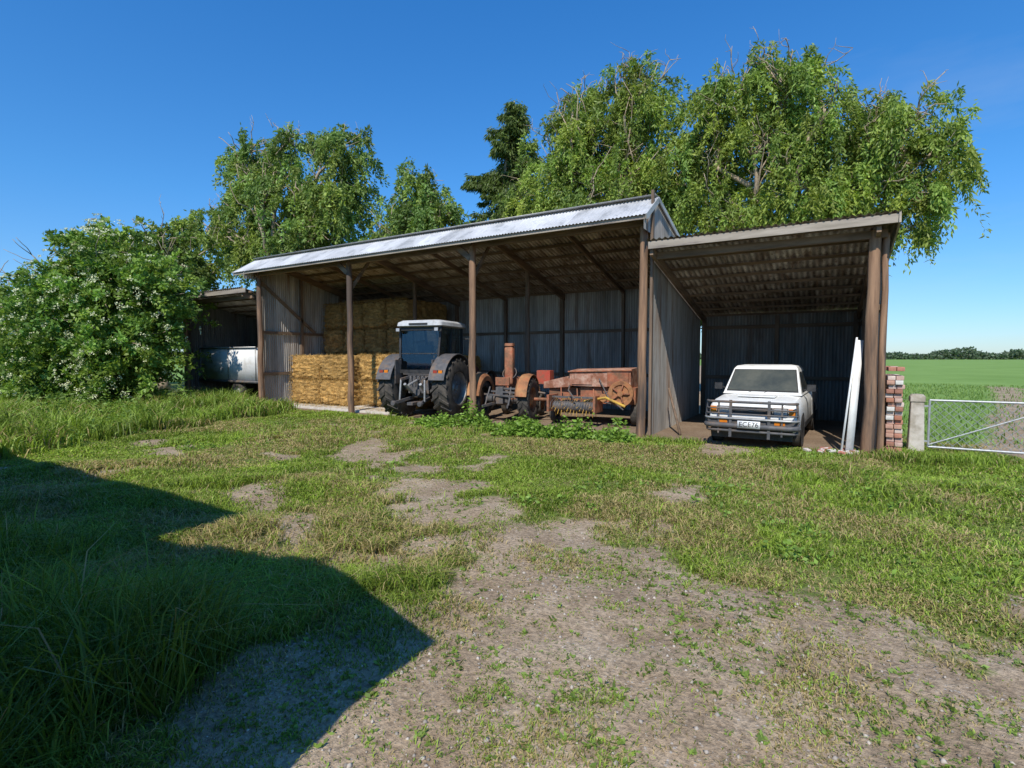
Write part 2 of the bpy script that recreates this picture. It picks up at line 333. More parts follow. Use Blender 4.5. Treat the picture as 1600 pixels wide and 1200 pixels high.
weedpatch(1500,(-24,-12.5),(4,10),lambda x,y:tallL(x,y)*sst(.5,.6,fbm(x,y,1.1,66)),.3,.8,(.19,.29,.05),.12,.05,16)
tx,ty,td=fan(30000,1.3,10);D=dirt(tx,ty);k=(rng.random(len(tx))<np.where(D>.5,.13+.75*sst(.50,.62,fbm(tx,ty,.6,80)),.25));tx,ty=tx[k],ty[k]
K=7;X=np.repeat(tx,K)+rng.normal(0,.01,len(tx)*K);Y=np.repeat(ty,K)+rng.normal(0,.01,len(tx)*K);a=rng.normal(size=(len(X),3));a[:,2]=np.abs(a[:,2])*.5+.1;a=unit(a)
sz=np.repeat(.008+.034*rng.random(len(tx))**3,K)*(.6+.6*rng.random(len(X)))
leaves_quads(wd_,np.stack([X,Y,gz(X,Y)+.004],1),a,sz,sz*.55,np.array([.20,.29,.055])[None]*(.5+.8*rng.random((len(X),1))))
wd_.obj("weeds",M_grass)
st=MB();n=16000;tx,ty,td=fan(n,1.3,10);k=rng.random(n)<dirt(tx,ty)*(.25+.75*sst(.45,.6,fbm(tx,ty,.9,90)));tx,ty=tx[k],ty[k];n=len(tx)
oc=np.array([[1,0,0],[0,1,0],[-1,0,0],[0,-1,0],[.1,.1,.7],[0,0,-.7]],float)
s=(.004+.015*rng.random(n)**3)[:,None,None];V=oc[None]*s*(.6+.7*rng.random((n,6,1)))
an=rng.random(n)*6.28;c_,s_=np.cos(an),np.sin(an);VX=V[:,:,0]*c_[:,None]-V[:,:,1]*s_[:,None];VY=V[:,:,0]*s_[:,None]+V[:,:,1]*c_[:,None]
V=np.stack([VX+tx[:,None],VY+ty[:,None],V[:,:,2]+(gz(tx,ty)+.003)[:,None]],2)
fo=np.array([[0,1,4],[1,2,4],[2,3,4],[3,0,4],[1,0,5],[2,1,5],[3,2,5],[0,3,5]])
fi=(np.arange(n)[:,None,None]*6+fo[None]).reshape(-1,3)
st.add((V.reshape(-1,3),fi),0,np.repeat(np.array([.46,.40,.33])[None]*(.45+.75*rng.random((n,1))),6,0))
M_stone=mk("stone",(1,1,1),(.8,.8,.8),40,.9,col=True);st.obj("gravel",M_stone)
# ------------------------------------------------------------------ shed
shed=empty("machinery_shed")
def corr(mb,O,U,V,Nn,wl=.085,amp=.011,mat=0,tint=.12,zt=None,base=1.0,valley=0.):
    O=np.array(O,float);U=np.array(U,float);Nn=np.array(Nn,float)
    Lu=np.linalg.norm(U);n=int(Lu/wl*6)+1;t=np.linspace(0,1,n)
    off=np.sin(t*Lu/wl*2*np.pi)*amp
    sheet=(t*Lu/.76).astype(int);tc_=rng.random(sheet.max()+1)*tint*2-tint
    c=((base+tc_[sheet])*(1-valley*np.sin(t*Lu/wl*2*np.pi)))[:,None]*np.array([1,1,1.0])[None]  # valley darkens the grooves in the colour: dirt, plus shading the relief lacks
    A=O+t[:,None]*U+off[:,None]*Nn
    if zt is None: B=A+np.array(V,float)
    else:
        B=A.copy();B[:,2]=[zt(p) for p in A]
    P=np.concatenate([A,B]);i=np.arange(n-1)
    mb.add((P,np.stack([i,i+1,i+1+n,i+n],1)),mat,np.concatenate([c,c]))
FY=11.4;BY=17.0
def roofz(y): return 4.75+(y-10.95)*(5.32-4.75)/.9 if y<11.85 else 5.32-(y-11.85)*(5.32-4.0)/5.45
def leanz(y): return 4.2-(y-11.0)*(4.2-3.02)/6.2
rf=MB()
corr(rf,(-18.05,10.93,4.74),(14.75,0,0),(0,.92,.585),(0,-.5,.85),mat=0,tint=.14)
def slope_roof(x0,W_,y0,z0,DY,DZ,ncourse,amp=.018,wl=.12):
    for i in range(ncourse):
        a,b_=i/ncourse,(i+1)/ncourse
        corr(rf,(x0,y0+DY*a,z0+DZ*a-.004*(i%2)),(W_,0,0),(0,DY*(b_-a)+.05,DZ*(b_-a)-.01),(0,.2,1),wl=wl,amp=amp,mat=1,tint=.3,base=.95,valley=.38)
slope_roof(-18.05,14.75,11.85,5.315,5.45,-1.32,2)
slope_roof(-3.28,4.33,10.98,4.215,6.2,-1.18,3)
slope_roof(-22.6,4.9,10.98,4.215,6.2,-1.18,2)
rf.add(beam((-18.05,11.85,5.35),(-3.3,11.85,5.35),.3,.015),2)
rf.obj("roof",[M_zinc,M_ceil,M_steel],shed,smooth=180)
wl=MB()
corr(wl,(-17.45,BY,-.02),(14.1,0,0),(0,0,4.08),(0,1,0),tint=.25,base=.9,valley=.2)
corr(wl,(-17.47,11.45,-.02),(0,5.5,0),None,(1,0,0),zt=lambda p:roofz(p[1])-.03,base=.95,tint=.2)
corr(wl,(-3.33,11.45,-.02),(0,5.5,0),None,(1,0,0),zt=lambda p:roofz(p[1])-.03,base=.85,tint=.14)
corr(wl,(-3.33,10.95,4.45),(0,.5,0),None,(1,0,0),zt=lambda p:roofz(p[1])-.01)
corr(wl,(-17.47,10.95,4.5),(0,.5,0),None,(1,0,0),zt=lambda p:roofz(p[1])-.01)
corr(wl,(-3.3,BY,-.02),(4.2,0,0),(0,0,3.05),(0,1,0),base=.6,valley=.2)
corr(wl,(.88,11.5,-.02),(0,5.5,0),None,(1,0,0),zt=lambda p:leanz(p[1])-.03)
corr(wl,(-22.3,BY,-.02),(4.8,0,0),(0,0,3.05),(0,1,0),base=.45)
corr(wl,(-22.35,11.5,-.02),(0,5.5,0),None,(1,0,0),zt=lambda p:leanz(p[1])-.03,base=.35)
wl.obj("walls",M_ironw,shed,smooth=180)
fr=MB()
posts=[-17.3,-12.7,-8.05,-3.47]
def pole(mb,x,y,z0,z1,r,mat=0):
    n=9;t=np.linspace(0,1,n);P=np.stack([x+rng.normal(0,.010,n),y+rng.normal(0,.010,n),z0+(z1-z0)*t],1);mb.add(tube(P,r*(1.06-.14*t)*(1+rng.normal(0,.03,n)),12),mat)
for X in posts: pole(fr,X,FY,-.1,4.6,.095)
for X in(-12.7,-8.05): pole(fr,X,14.4,-.1,roofz(14.4)-.28,.075,3)
pole(fr,.72,FY,-.1,4.0,.10);pole(fr,.72+.17,FY+.06,-.1,3.95,.055);pole(fr,-22.2,FY,-.1,4.0,.1)
fr.add(beam((-3.3,11.5,.0),(-3.3,11.5,5.38),.05,.1),1)
for X in(-17.3,-15,-12.7,-10.4,-8.05,-5.8,-3.5): fr.add(beam((X,BY-.09,0),(X,BY-.09,roofz(BY)-.2),.13 if X in posts else .09,.1),3)
for X in(-1.2,.7,-3.2): fr.add(beam((X,BY-.09,0),(X,BY-.09,2.95),.1,.1),3)
for Y in(13.2,15.1): 
    fr.add(beam((-17.38,Y,0),(-17.38,Y,roofz(Y)-.2),.09,.1),3);fr.add(beam((.8,Y,0),(.8,Y,leanz(Y)-.2),.09,.1),3)
for z in(1.15,2.65):
    fr.add(beam((-17.2,BY-.05,z),(-3.4,BY-.05,z),.05,.1),2);fr.add(beam((-17.42,11.5,z),(-17.42,16.9,z),.05,.1),2)
    fr.add(beam((-3.2,BY-.05,z),(.85,BY-.05,z),.05,.1),2);fr.add(beam((.83,11.5,z),(.83,16.9,z),.05,.1),2)
fr.add(beam((-17.36,11.5,4.45),(-17.36,13.8,2.7),.05,.1),2)
fr.add(beam((-17.9,FY-.0,4.70),(-3.4,FY-.0,4.70),.09,.18),2)
fr.add(beam((-18.05,11.0,4.70),(-3.3,11.0,4.70),.04,.09),4)
for X in posts:
    fr.add(beam((X+.06,FY-.12,4.58),(X+.06,11.8,5.1),.05,.14),2)
    fr.add(beam((X+.06,11.8,5.12),(X+.06,BY,roofz(BY)-.22),.07,.2),2)
    if -13<X<-4:
        fr.add(beam((X-.5,FY-.07,4.72),(X-.02,FY-.07,4.35),.04,.14),2)
        fr.add(beam((X,FY+.9,roofz(FY+.9)-.3),(X,FY+.1,3.9),.05,.09),2)
for X in(-15,-10.4,-5.8): fr.add(beam((X,11.8,5.12),(X,BY,roofz(BY)-.18),.05,.13),2)
for i in range(8):
    Y=12.0+i*.7;fr.add(beam((-18.0,Y,roofz(Y)-.07),(-3.35,Y,roofz(Y)-.07),.05,.07),2)
fr.add(beam((-18.0,11.7,5.14),(-3.35,11.7,5.14),.05,.08),2)
for X0,X1 in((-3.25,1.0),(-22.5,-17.55)):
    for i in range(9):
        Y=11.3+i*.7;fr.add(beam((X0,Y,leanz(Y)-.06),(X1,Y,leanz(Y)-.06),.045,.06),2)
    for X in((X0+.05),X1-.25):
        fr.add(beam((X,11.1,leanz(11.1)-.19),(X,BY,leanz(BY)-.19),.07,.17),2)
    fr.add(beam((X0,11.03,4.10),(X1+.05,11.03,4.10),.035,.15),4)
    fr.add(beam((X0,FY,3.93),(X1-.1,FY,3.93),.08,.14),2)
fr.add(beam((1.03,10.98,4.11),(1.03,17.1,2.93),.03,.2),4)
for X in(-3.27,-18.07):
    fr.add(beam((X,10.93,4.69),(X,11.86,5.27),.03,.12),5);fr.add(beam((X,11.86,5.27),(X,17.25,3.95),.03,.10),5)
fr.obj("frame",[M_post,M_timber,M_timber2,M_timber,M_grey,M_zinc],shed,smooth=40)
sl=MB();sl.add(box(-17.2,-11.1,11.72,16.9,-.1,.045));sl.obj("floor_slab",M_conc,shed,bevel=.01)
# ------------------------------------------------------------------ hay
M_hay=mk("hay",(.30,.165,.045),(.66,.40,.13),34,.9,bump=1.0,st=(.45,1,2.4),c3=(.30,.17,.05),s3=.12,t3=(.50,.68),col=True,lo=.36,hi=.62)
def haystack(name,bales,tone):
    e=empty(name);mb=MB();fz=MB()
    for (x0,x1,y0,y1,z0,z1) in bales:
        n=22;cx,cy,cz=(x0+x1)/2,(y0+y1)/2,(z0+z1)/2;hx,hy,hz=(x1-x0)/2-.006,(y1-y0)/2-.01,(z1-z0)/2-.008
        bt=tone*(.85+.3*random.random())
        for ax in range(3):
            for sg in(-1,1):
                u,v=np.meshgrid(np.linspace(-1,1,n*2),np.linspace(-1,1,n));u=u.ravel();v=v.ravel()
                P=np.zeros((len(u),3));P[:,ax]=sg;P[:,(ax+1)%3]=u;P[:,(ax+2)%3]=v
                l=np.sum(np.abs(P)**10,1)**(1/10);Q=P/l[:,None]
                W=Q*[hx,hy,hz]+[cx,cy,cz]
                nn=.085*(np.abs(np.sin(W[:,0]*9+cx*7))**.4*.3+vn(W[:,0]+W[:,1],W[:,2]*2+W[:,1],.11,5)-.7)
                W+=Q*nn[:,None]
                cc=(.65+.7*vn(W[:,0]+W[:,1],W[:,2]*2.2,.13,9))*bt
                ii=np.arange(2*n*n).reshape(n,2*n);f=np.stack([ii[:-1,:-1].ravel(),ii[:-1,1:].ravel(),ii[1:,1:].ravel(),ii[1:,:-1].ravel()],1)
                mb.add((W,f),0,cc[:,None]*np.ones((1,3)))
        m=1500;x=rng.uniform(x0,x1,m);z=rng.uniform(z0,z1,m);c=np.stack([x,np.full(m,y0+.01),z],1)
        a=rng.normal(size=(m,3));a[:,1]=-np.abs(a[:,1])*.7;leaves_quads(fz,c,unit(a),.05+.10*rng.random(m),.009,np.array([.62,.40,.15])[None]*(.3+.85*rng.random((m,1)))*tone)
        m=500;y=rng.uniform(y0,y1,m);z=rng.uniform(z0,z1,m);c=np.stack([np.full(m,x1-.01),y,z],1);a=rng.normal(size=(m,3));a[:,0]=np.abs(a[:,0])*.6
        leaves_quads(fz,c,unit(a),.05+.09*rng.random(m),.009,np.array([.55,.36,.13])[None]*(.35+.8*rng.random((m,1)))*tone)
        m=260;x=rng.uniform(x0,x1,m);c=np.stack([x,y0+.05*rng.random(m),np.full(m,z1-.02)],1);a=rng.normal(size=(m,3));a[:,2]=np.abs(a[:,2])*.8
        leaves_quads(fz,c,unit(a),.05+.10*rng.random(m),.009,np.array([.62,.41,.15])[None]*(.5+.6*rng.random((m,1)))*tone)
    m=1500;x=rng.uniform(bales[0][0],bales[0][0]+6,m);y=bales[0][2]-rng.random(m)**2*.6
    if bales[0][4]<.5:
        a=rng.normal(size=(m,3))*[1,1,.2];leaves_quads(fz,np.stack([x,y,np.full(m,.055)],1),unit(a),.08,.008,np.array([.6,.41,.16])[None]*(.5+.6*rng.random((m,1))))
    mb.obj("bales",M_hay,e,smooth=180);fz.obj("loose_straw",M_grass,e)
b1=[]
for l in range(2):
    z0=.05+l*.88
    for i in range(2): 
        x=-17.15+i*1.58+random.uniform(-.03,.03);b1.append((x,x+1.57,12.5+random.uniform(-.07,.07),14.3,z0,z0+.875))
    for i in range(2):
        x=-13.75+i*1.35;b1.append((x,x+1.34,12.75+random.uniform(-.07,.07),14.3,z0+.03,z0+.9))
    for i in range(4): b1.append((-17.15+i*1.5,-15.66+i*1.5,14.4,16.5,z0,z0+.875))
haystack("hay_bale_stack",b1,1.0)
b2=[]
for l in range(2):
    for i in range(4): b2.append((-17.2+i*1.12,-16.09+i*1.12,14.0+.12*random.random(),16.4,1.84+l*1.0,1.84+l*1.0+.99))
haystack("hay_bale_stack",b2,.72)  # lower tone puts the shade on the upper bales into their colour
# ------------------------------------------------------------------ wheels
def wheel(mt,mr,c,Rr,w,rim,lugs=0,side=1,hubmat=0,n=40):
    p=[(rim,-w*.42),(rim+.03,-w*.48),(Rr*.86,-w*.5),(Rr*.96,-w*.43),(Rr*.985,-w*.2),(Rr,0),(Rr*.985,w*.2),(Rr*.96,w*.43),(Rr*.86,w*.5),(rim+.03,w*.48),(rim,w*.42)]
    if lugs: p=[(r_*.965 if r_>Rr*.9 else r_,a) for r_,a in p]
    mt.add(lathe(p,n,'x',c))
    q=[(rim,-w*.42),(rim*.95,-w*.3),(rim*.93,side*w*.1),(rim*.5,side*w*.12),(rim*.42,side*w*.3),(rim*.2,side*w*.3),(rim*.18,side*w*.4),(.001,side*w*.4)]
    mr.add(lathe(q,28,'x',c),hubmat)
    q=[(rim*.93,side*w*.1),(rim*.95,side*w*.32),(rim+.005,side*w*.43)];mr.add(lathe(q,28,'x',c),hubmat)
    for k in range(8):
        t=k*math.pi/4;mr.add(lathe([(rim*.045,side*w*.1),(rim*.045,side*w*.36),(.001,side*w*.36)],6,'x',(c[0],c[1]+rim*.32*math.cos(t),c[2]+rim*.32*math.sin(t))),hubmat)
    for k in range(lugs):
        for sg in(-1,1):
            t0=(k+(0 if sg>0 else .5))*2*math.pi/lugs;dt=.55*2*math.pi/lugs*1.3
            pr=lambda t,r_,x:(c[0]+x,c[1]+r_*math.cos(t),c[2]+r_*math.sin(t))
            th=.15*2*math.pi/lugs
            ri,ro=Rr*.92,Rr*1.0
            V=[pr(t0-th,ri,0),pr(t0+th,ri,0),pr(t0+dt+th,ri*.98,sg*w*.5),pr(t0+dt-th,ri*.98,sg*w*.5),pr(t0-th,ro,0),pr(t0+th,ro,0),pr(t0+dt+th,ro*.97,sg*w*.5),pr(t0+dt-th,ro*.97,sg*w*.5)]
            mt.add((V,[(0,1,2,3),(4,7,6,5),(0,4,5,1),(1,5,6,2),(2,6,7,3),(3,7,4,0)]))
def fender(mb,c,rad,x0,x1,a0,a1,th=.03,mat=0,n=14):
    secs=[]
    for i in range(n):
        t=R(a0+(a1-a0)*i/(n-1));co,si=math.cos(t),math.sin(t)
        secs.append([(x0,c[1]+rad*co,c[2]+rad*si),(x1,c[1]+rad*co,c[2]+rad*si),(x1,c[1]+(rad+th)*co,c[2]+(rad+th)*si),(x0,c[1]+(rad+th)*co,c[2]+(rad+th)*si)])
    mb.add(loft(secs),mat)
# ------------------------------------------------------------------ big tractor
T=empty("tractor",(-9.95,11.75,0),R(10))
ty_=MB();rm=MB()
for sx in(-1,1):
    wheel(ty_,rm,(sx*.86,0,.87),.87,.50,.46,20,sx)
    wheel(ty_,rm,(sx*.82,2.45,.62),.62,.38,.33,16,sx)
ty_.obj("tyres",M_rubber,T,smooth=35);rm.obj("rims",M_steel,T,smooth=35)
bd_=MB()
bd_.add(box(-.27,.27,-.32,2.7,.6,1.12),0);bd_.add(tube([(-.7,0,.87),(.7,0,.87)],.13,14),0)
bd_.add(box(-.34,.34,-.42,-.1,.72,1.3),0);bd_.add(tube([(-.72,2.45,.6),(.72,2.45,.6)],.07,10),0)
bd_.add(lathe([(.09,-.5),(.09,-.42)],16,'y',(0,0,.75)),0);bd_.add(lathe([(.001,-.5),(.09,-.5)],16,'y',(0,0,.75)),0)
for sx in(-1,1):
    bd_.add(beam((sx*.28,-.2,.6),(sx*.42,-1.05,.48),.04,.09),0)
    bd_.add(tube([(sx*.42,-1.1,.48),(sx*.42,-1.0,.48)],.07,10),0)
    bd_.add(beam((sx*.3,-.3,1.2),(sx*.38,-.75,1.12),.05,.08),0)
    bd_.add(tube([(sx*.38,-.73,1.12),(sx*.4,-.78,.52)],.028,8),2)
    bd_.add(tube([(sx*.22,-.4,.75),(sx*.25,-.75,1.0)],.045,8),2)
    fender(bd_,(0,0,.87),.95,sx*.60,sx*1.08,40,165,.03,1)
    bd_.add(box(min(sx*.58,sx*.61),max(sx*.58,sx*.61),-.7,.7,1.0,1.68),1)
    bd_.add(box(sx*.86-.15,sx*.86+.15,-.86,-.80,1.30,1.40),3);bd_.add(box(sx*.86+.02,sx*.86+.14,-.875,-.86,1.31,1.39),4);bd_.add(box(sx*.86-.14,sx*.86-.02,-.875,-.86,1.31,1.39),5)
    bd_.add(box(min(sx*.3,sx*.68),max(sx*.3,sx*.68),.75,1.5,.55,.95),0) 
    fender(bd_,(0,2.45,.62),.68,sx*.64,sx*1.02,30,150,.02,0)
bd_.add(tube([(0,-.42,1.12),(0,-.95,.98)],.035,8),2);bd_.add(box(-.09,.09,-.9,-.3,.42,.5),0)
for i in range(4): bd_.add(tube([(-.2+.13*i,-.43,1.22),(-.2+.13*i,-.52,1.2),(-.18+.1*i,-.55,1.05)],.018,6),0)
bd_.add(box(-.5,.5,-.44,-.36,1.25,1.36),0)
bd_.add(loft([[(-.40,1.2,1.05),(.40,1.2,1.05),(.40,1.2,1.55),(.3,1.2,1.74),(-.3,1.2,1.74),(-.4,1.2,1.55)],[(-.36,2.5,1.0),(.36,2.5,1.0),(.36,2.5,1.42),(.27,2.5,1.6),(-.27,2.5,1.6),(-.36,2.5,1.42)],[(-.3,3.1,.98),(.3,3.1,.98),(.3,3.1,1.3),(.22,3.1,1.42),(-.22,3.1,1.42),(-.3,3.1,1.3)]]),5)
bd_.add(box(-.3,.3,3.0,3.35,.55,.95),0);bd_.add(tube([(.52,1.28,1.2),(.52,1.28,2.75)],.045,10),0)
bd_.obj("chassis_and_bodywork",[M_dgrey,M_dgrey,M_steel,M_black,M_orange,M_red],T,smooth=35,bevel=.008)
cb=MB()
co_={'rl':(-.60,-.42,1.30),'rr':(.60,-.42,1.30),'fl':(-.55,1.2,1.2),'fr':(.55,1.2,1.2)}
tp={'rl':(-.66,-.28,2.62),'rr':(.66,-.28,2.62),'fl':(-.64,1.05,2.62),'fr':(.64,1.05,2.62)}
for k in co_: cb.add(beam(co_[k],tp[k],.06,.06,(0,1,0)),0)
for sx in(-1,1):
    cb.add(beam((sx*.60,.35,1.3),(sx*.66,.35,2.6),.05,.05,(0,1,0)),0);cb.add(beam((sx*.6,-.42,1.34),(sx*.56,1.2,1.26),.05,.08),0)
cb.add(beam((-.6,-.42,1.34),(.6,-.42,1.34),.06,.1),0);cb.add(beam((-.64,-.30,2.55),(.64,-.30,2.55),.05,.08),0);cb.add(beam((-.63,-.36,1.85),(.63,-.36,1.85),.02,.03),0)
cb.add(box(-.24,.24,.05,.5,1.5,1.62),0);cb.add(box(-.22,.22,-.08,.06,1.55,2.1),0);cb.add(box(-.25,.25,.95,1.15,1.2,1.8),0)
cb.add(tube([(.19*math.cos(t),.82+.08*math.sin(t),1.9+.17*math.sin(t)) for t in np.linspace(0,6.28,20)],.014,6,False),0)
def rr(hx,y0,y1,z,r=.14):
    o=[]
    for cx,cy,a0 in((hx-r,y1-r,0),(-hx+r,y1-r,90),(-hx+r,y0+r,180),(hx-r,y0+r,270)):
        for i in range(5): t=R(a0+22.5*i);o.append((cx+r*math.cos(t),cy+r*math.sin(t),z))
    return o
cb.add(loft([rr(.68,-.36,1.15,2.61,.1),rr(.74,-.42,1.22,2.64,.1),rr(.72,-.40,1.2,2.74,.1),rr(.62,-.3,1.1,2.80,.1),rr(.4,-.1,.9,2.82,.1)]),1)
cb.add(beam((-.30,-.425,2.69),(.30,-.425,2.69),.02,.05),0)
for sx in(-1,1):
    cb.add(box(sx*.62-.07,sx*.62+.07,-.50,-.42,2.47,2.58),0);cb.add(box(sx*.62-.055,sx*.62+.055,-.506,-.50,2.482,2.568),2)
    cb.add(tube([(sx*.66,1.1,2.3),(sx*.95,1.2,2.3),(sx*.95,1.2,2.2)],.014,6),0);cb.add(box(sx*.95-.1,sx*.95+.1,1.19,1.22,1.9,2.25),0)
cb.obj("cab",[M_black,M_roofw,M_lamp],T,smooth=35,bevel=.005)
gl=bpy.data.materials.new("cab_glass");gl.use_nodes=True;N2=gl.node_tree.nodes;L2=gl.node_tree.links
tr_=N2.new("ShaderNodeBsdfTransparent");tr_.inputs[0].default_value=(.70,.80,.80,1);gs=N2.new("ShaderNodeBsdfGlossy");gs.inputs["Roughness"].default_value=.03
ms=N2.new("ShaderNodeMixShader");fz_=N2.new("ShaderNodeFresnel");fz_.inputs[0].default_value=1.8;L2.new(fz_.outputs[0],ms.inputs[0]);L2.new(tr_.outputs[0],ms.inputs[1]);L2.new(gs.outputs[0],ms.inputs[2]);L2.new(ms.outputs[0],N2["Material Output"].inputs[0])
g2=MB()
for a,b_ in(('rl','rr'),('rr','fr'),('fr','fl'),('fl','rl')): g2.add(([co_[a],co_[b_],tp[b_],tp[a]],[(0,1,2,3)]))
g2.obj("cab_windows",gl,T)
# ------------------------------------------------------------------ vintage tractor
O=empty("vintage_tractor",(-7.55,12.2,0),R(12))
a1=MB();a2=MB()
for sx in(-1,1):
    wheel(a1,a2,(sx*.70,0,.60),.60,.30,.34,18,sx);wheel(a1,a2,(sx*.55,1.75,.33),.33,.16,.2,0,sx)
a1.obj("tyres",M_rubber,O,smooth=35);a2.obj("rims",M_rusty2,O,smooth=35)
q=MB()
q.add(tube([(-.55,0,.6),(-.25,0,.6),(-.2,0,.62),(.2,0,.62),(.25,0,.6),(.55,0,.6)],[.09,.11,.2,.2,.11,.09],14),0)
q.add(box(-.18,.18,-.22,1.3,.5,.85),0);q.add(box(-.1,.1,-.4,-.2,.5,.95),0)
for sx in(-1,1):
    secs=[]
    for i in range(13):
        t=R(5+165*i/12);co,si=math.cos(t),math.sin(t);c=lambda r_,x:(sx*x,r_*co,.6+r_*si)
        secs.append([c(.5,.5),c(.63,.5),c(.69,.56),c(.71,.7),c(.68,.84),c(.665,.84),c(.69,.7),c(.67,.57),c(.61,.52),c(.5,.515)])
    q.add(loft(secs),1)
    q.add(beam((sx*.2,-.2,.5),(sx*.35,-.75,.45),.04,.07),0);q.add(tube([(sx*.3,-.3,.95),(sx*.33,-.6,.47)],.02,6),0)
q.add(loft([[(-.22,.75,.8),(.22,.75,.8),(.24,.75,1.05),(.13,.75,1.2),(-.13,.75,1.2),(-.24,.75,1.05)],[(-.2,1.85,.7),(.2,1.85,.7),(.22,1.85,.98),(.12,1.85,1.1),(-.12,1.85,1.1),(-.22,1.85,.98)]]),3)
q.add(tube([(0,.75,1.1),(0,.45,1.3)],.025,8),0);q.add(tube([(.2*math.cos(t),.45+.1*math.sin(t),1.3+.17*math.sin(t)) for t in np.linspace(0,6.28,22)],.015,6,False),0)
q.add(loft([[(-.2,-.12,.98),(.2,-.12,.98),(.2,-.12,1.02),(-.2,-.12,1.02)],[(-.2,.2,.95),(.2,.2,.95),(.2,.2,.98),(-.2,.2,.98)]]),2);q.add(box(-.2,.2,-.16,-.11,.98,1.2),3)
q.add(loft([rr(.12,.35,.55,1.0,.04),rr(.125,.34,.56,1.05,.04),rr(.125,.34,.56,2.0,.04),rr(.10,.37,.53,2.05,.04),rr(.13,.33,.57,2.06,.04),rr(.12,.34,.56,2.14,.04)]),3)
q.add(tube([(-.5,1.75,.35),(.5,1.75,.35)],.04,8),0)
for i in range(3): q.add(beam((-.45+.2*i,-.35,.75+.08*i),(.5,-.5+.1*i,.7+.1*i),.04,.05),0)
q.obj("body",[M_dgrey,M_rusty2,M_rust,M_rust],O,smooth=35,bevel=.005)
# ------------------------------------------------------------------ hay baler
B=empty("hay_baler",(-5.15,12.9,0),R(4))
h=MB()
h.add(loft([[(-.62,-.3,1.0),(-.62,.45,1.0),(-.62,.45,1.35),(-.62,.35,1.43),(-.62,-.25,1.40),(-.62,-.3,1.34)],[(1.0,-.3,.98),(1.0,.45,.98),(1.0,.45,1.40),(1.0,.35,1.48),(1.0,-.25,1.45),(1.0,-.3,1.39)]]),1)
h.add(box(-.35,1.1,-.2,.5,.55,.978),0);h.add(box(-1.3,-.4,-.05,.4,.6,.945),0)
h.add(loft([[(-1.45,-.1,.9),(-1.45,.3,.9),(-1.45,.3,1.08),(-1.45,-.1,1.08)],[(-.63,-.2,.96),(-.63,.4,.96),(-.63,.4,1.26),(-.63,-.2,1.26)]]),1)
h.add(box(-.55,.0,-.325,-.303,1.04,1.3),1);h.add(box(.40,.95,-.34,-.303,1.0,1.36),0)
h.add(beam((-.66,-.31,1.37),(1.03,-.31,1.42),.06,.035),0)
h.add(lathe([(.001,-.56),(.07,-.56),(.08,-.5),(.20,-.49),(.22,-.52),(.32,-.52),(.32,-.44),(.001,-.44)],32,'y',(.80,0,.84)),2)
for k in range(5):
    t=k*1.257;h.add(beam((.80+.07*math.cos(t),-.53,.84+.07*math.sin(t)),(.80+.24*math.cos(t),-.53,.84+.24*math.sin(t)),.03,.05,(0,1,0)),0)
h.add(tube([(.80,-.5,.84),(.80,.1,.84)],.04,8),0)
h.add(lathe([(.001,-.5),(.10,-.5),(.10,-.45),(.001,-.45)],20,'y',(.35,0,.72)),2)
z=.3;h.add(beam((.80,-.47,.84+z),(.38,-.47,.82),.01,.03),3);h.add(beam((.80,-.47,.84-z),(.35,-.47,.62),.01,.03),3)
h.add(tube([(-.95,-.55,.48),(.2,-.55,.48)],.13,14),3)
for i in range(17):
    x=-.92+i*.068
    for k in range(4):
        t=k*1.57+i*.3;h.add(tube([(x,-.55+.12*math.cos(t),.48+.12*math.sin(t)),(x,-.55+.27*math.cos(t+.2),.48+.27*math.sin(t+.2))],.009,5),4)
    h.add(tube([(x,-.62,.68),(x,-.86,.6),(x,-.92,.44)],.008,5),3)
h.add(beam((-1.0,-.6,.72),(.25,-.6,.72),.05,.05),3);h.add(box(-1.04,-.98,-.85,-.2,.35,.78),0);h.add(box(.2,.26,-.85,-.2,.35,.78),0)
h.add(tube([(-1.3,-.15,.6),(-2.1,-.55,.62),(-2.3,-.6,.6)],.045,8),0);h.add(tube([(-1.2,.2,.7),(-2.2,-.1,.85)],.03,8),3)
h.add(tube([(-.6,-.35,1.0),(-.5,-.7,.9),(-.3,-.8,.7)],.02,6),3);h.add(tube([(.2,-.35,1.2),(.5,-.55,.75),(.9,-.6,.45)],.018,6),3)
h.add(tube([(-.2,-.4,.6),(.5,-.75,.75),(1.0,-.8,.55)],.035,8),4)
for x in np.linspace(-.9,.9,5): h.add(tube([(x,-.2,.95),(x+.1,-.42,.6)],.018,6),0)
h.add(box(-1.75,-1.35,.1,.4,1.0,1.38),5)
h.obj("body",[M_rust,M_fade,M_rusty2,M_dgrey,M_yellow,M_brightred],B,smooth=35,bevel=.006)
t1=MB();t2=MB();wheel(t1,t2,(1.05,.1,.32),.32,.18,.18,0,1);wheel(t1,t2,(-1.1,-.1,.28),.28,.15,.16,0,-1);t1.obj("tyres",M_rubber,B,smooth=35);t2.obj("rims",M_rusty2,B,smooth=35)
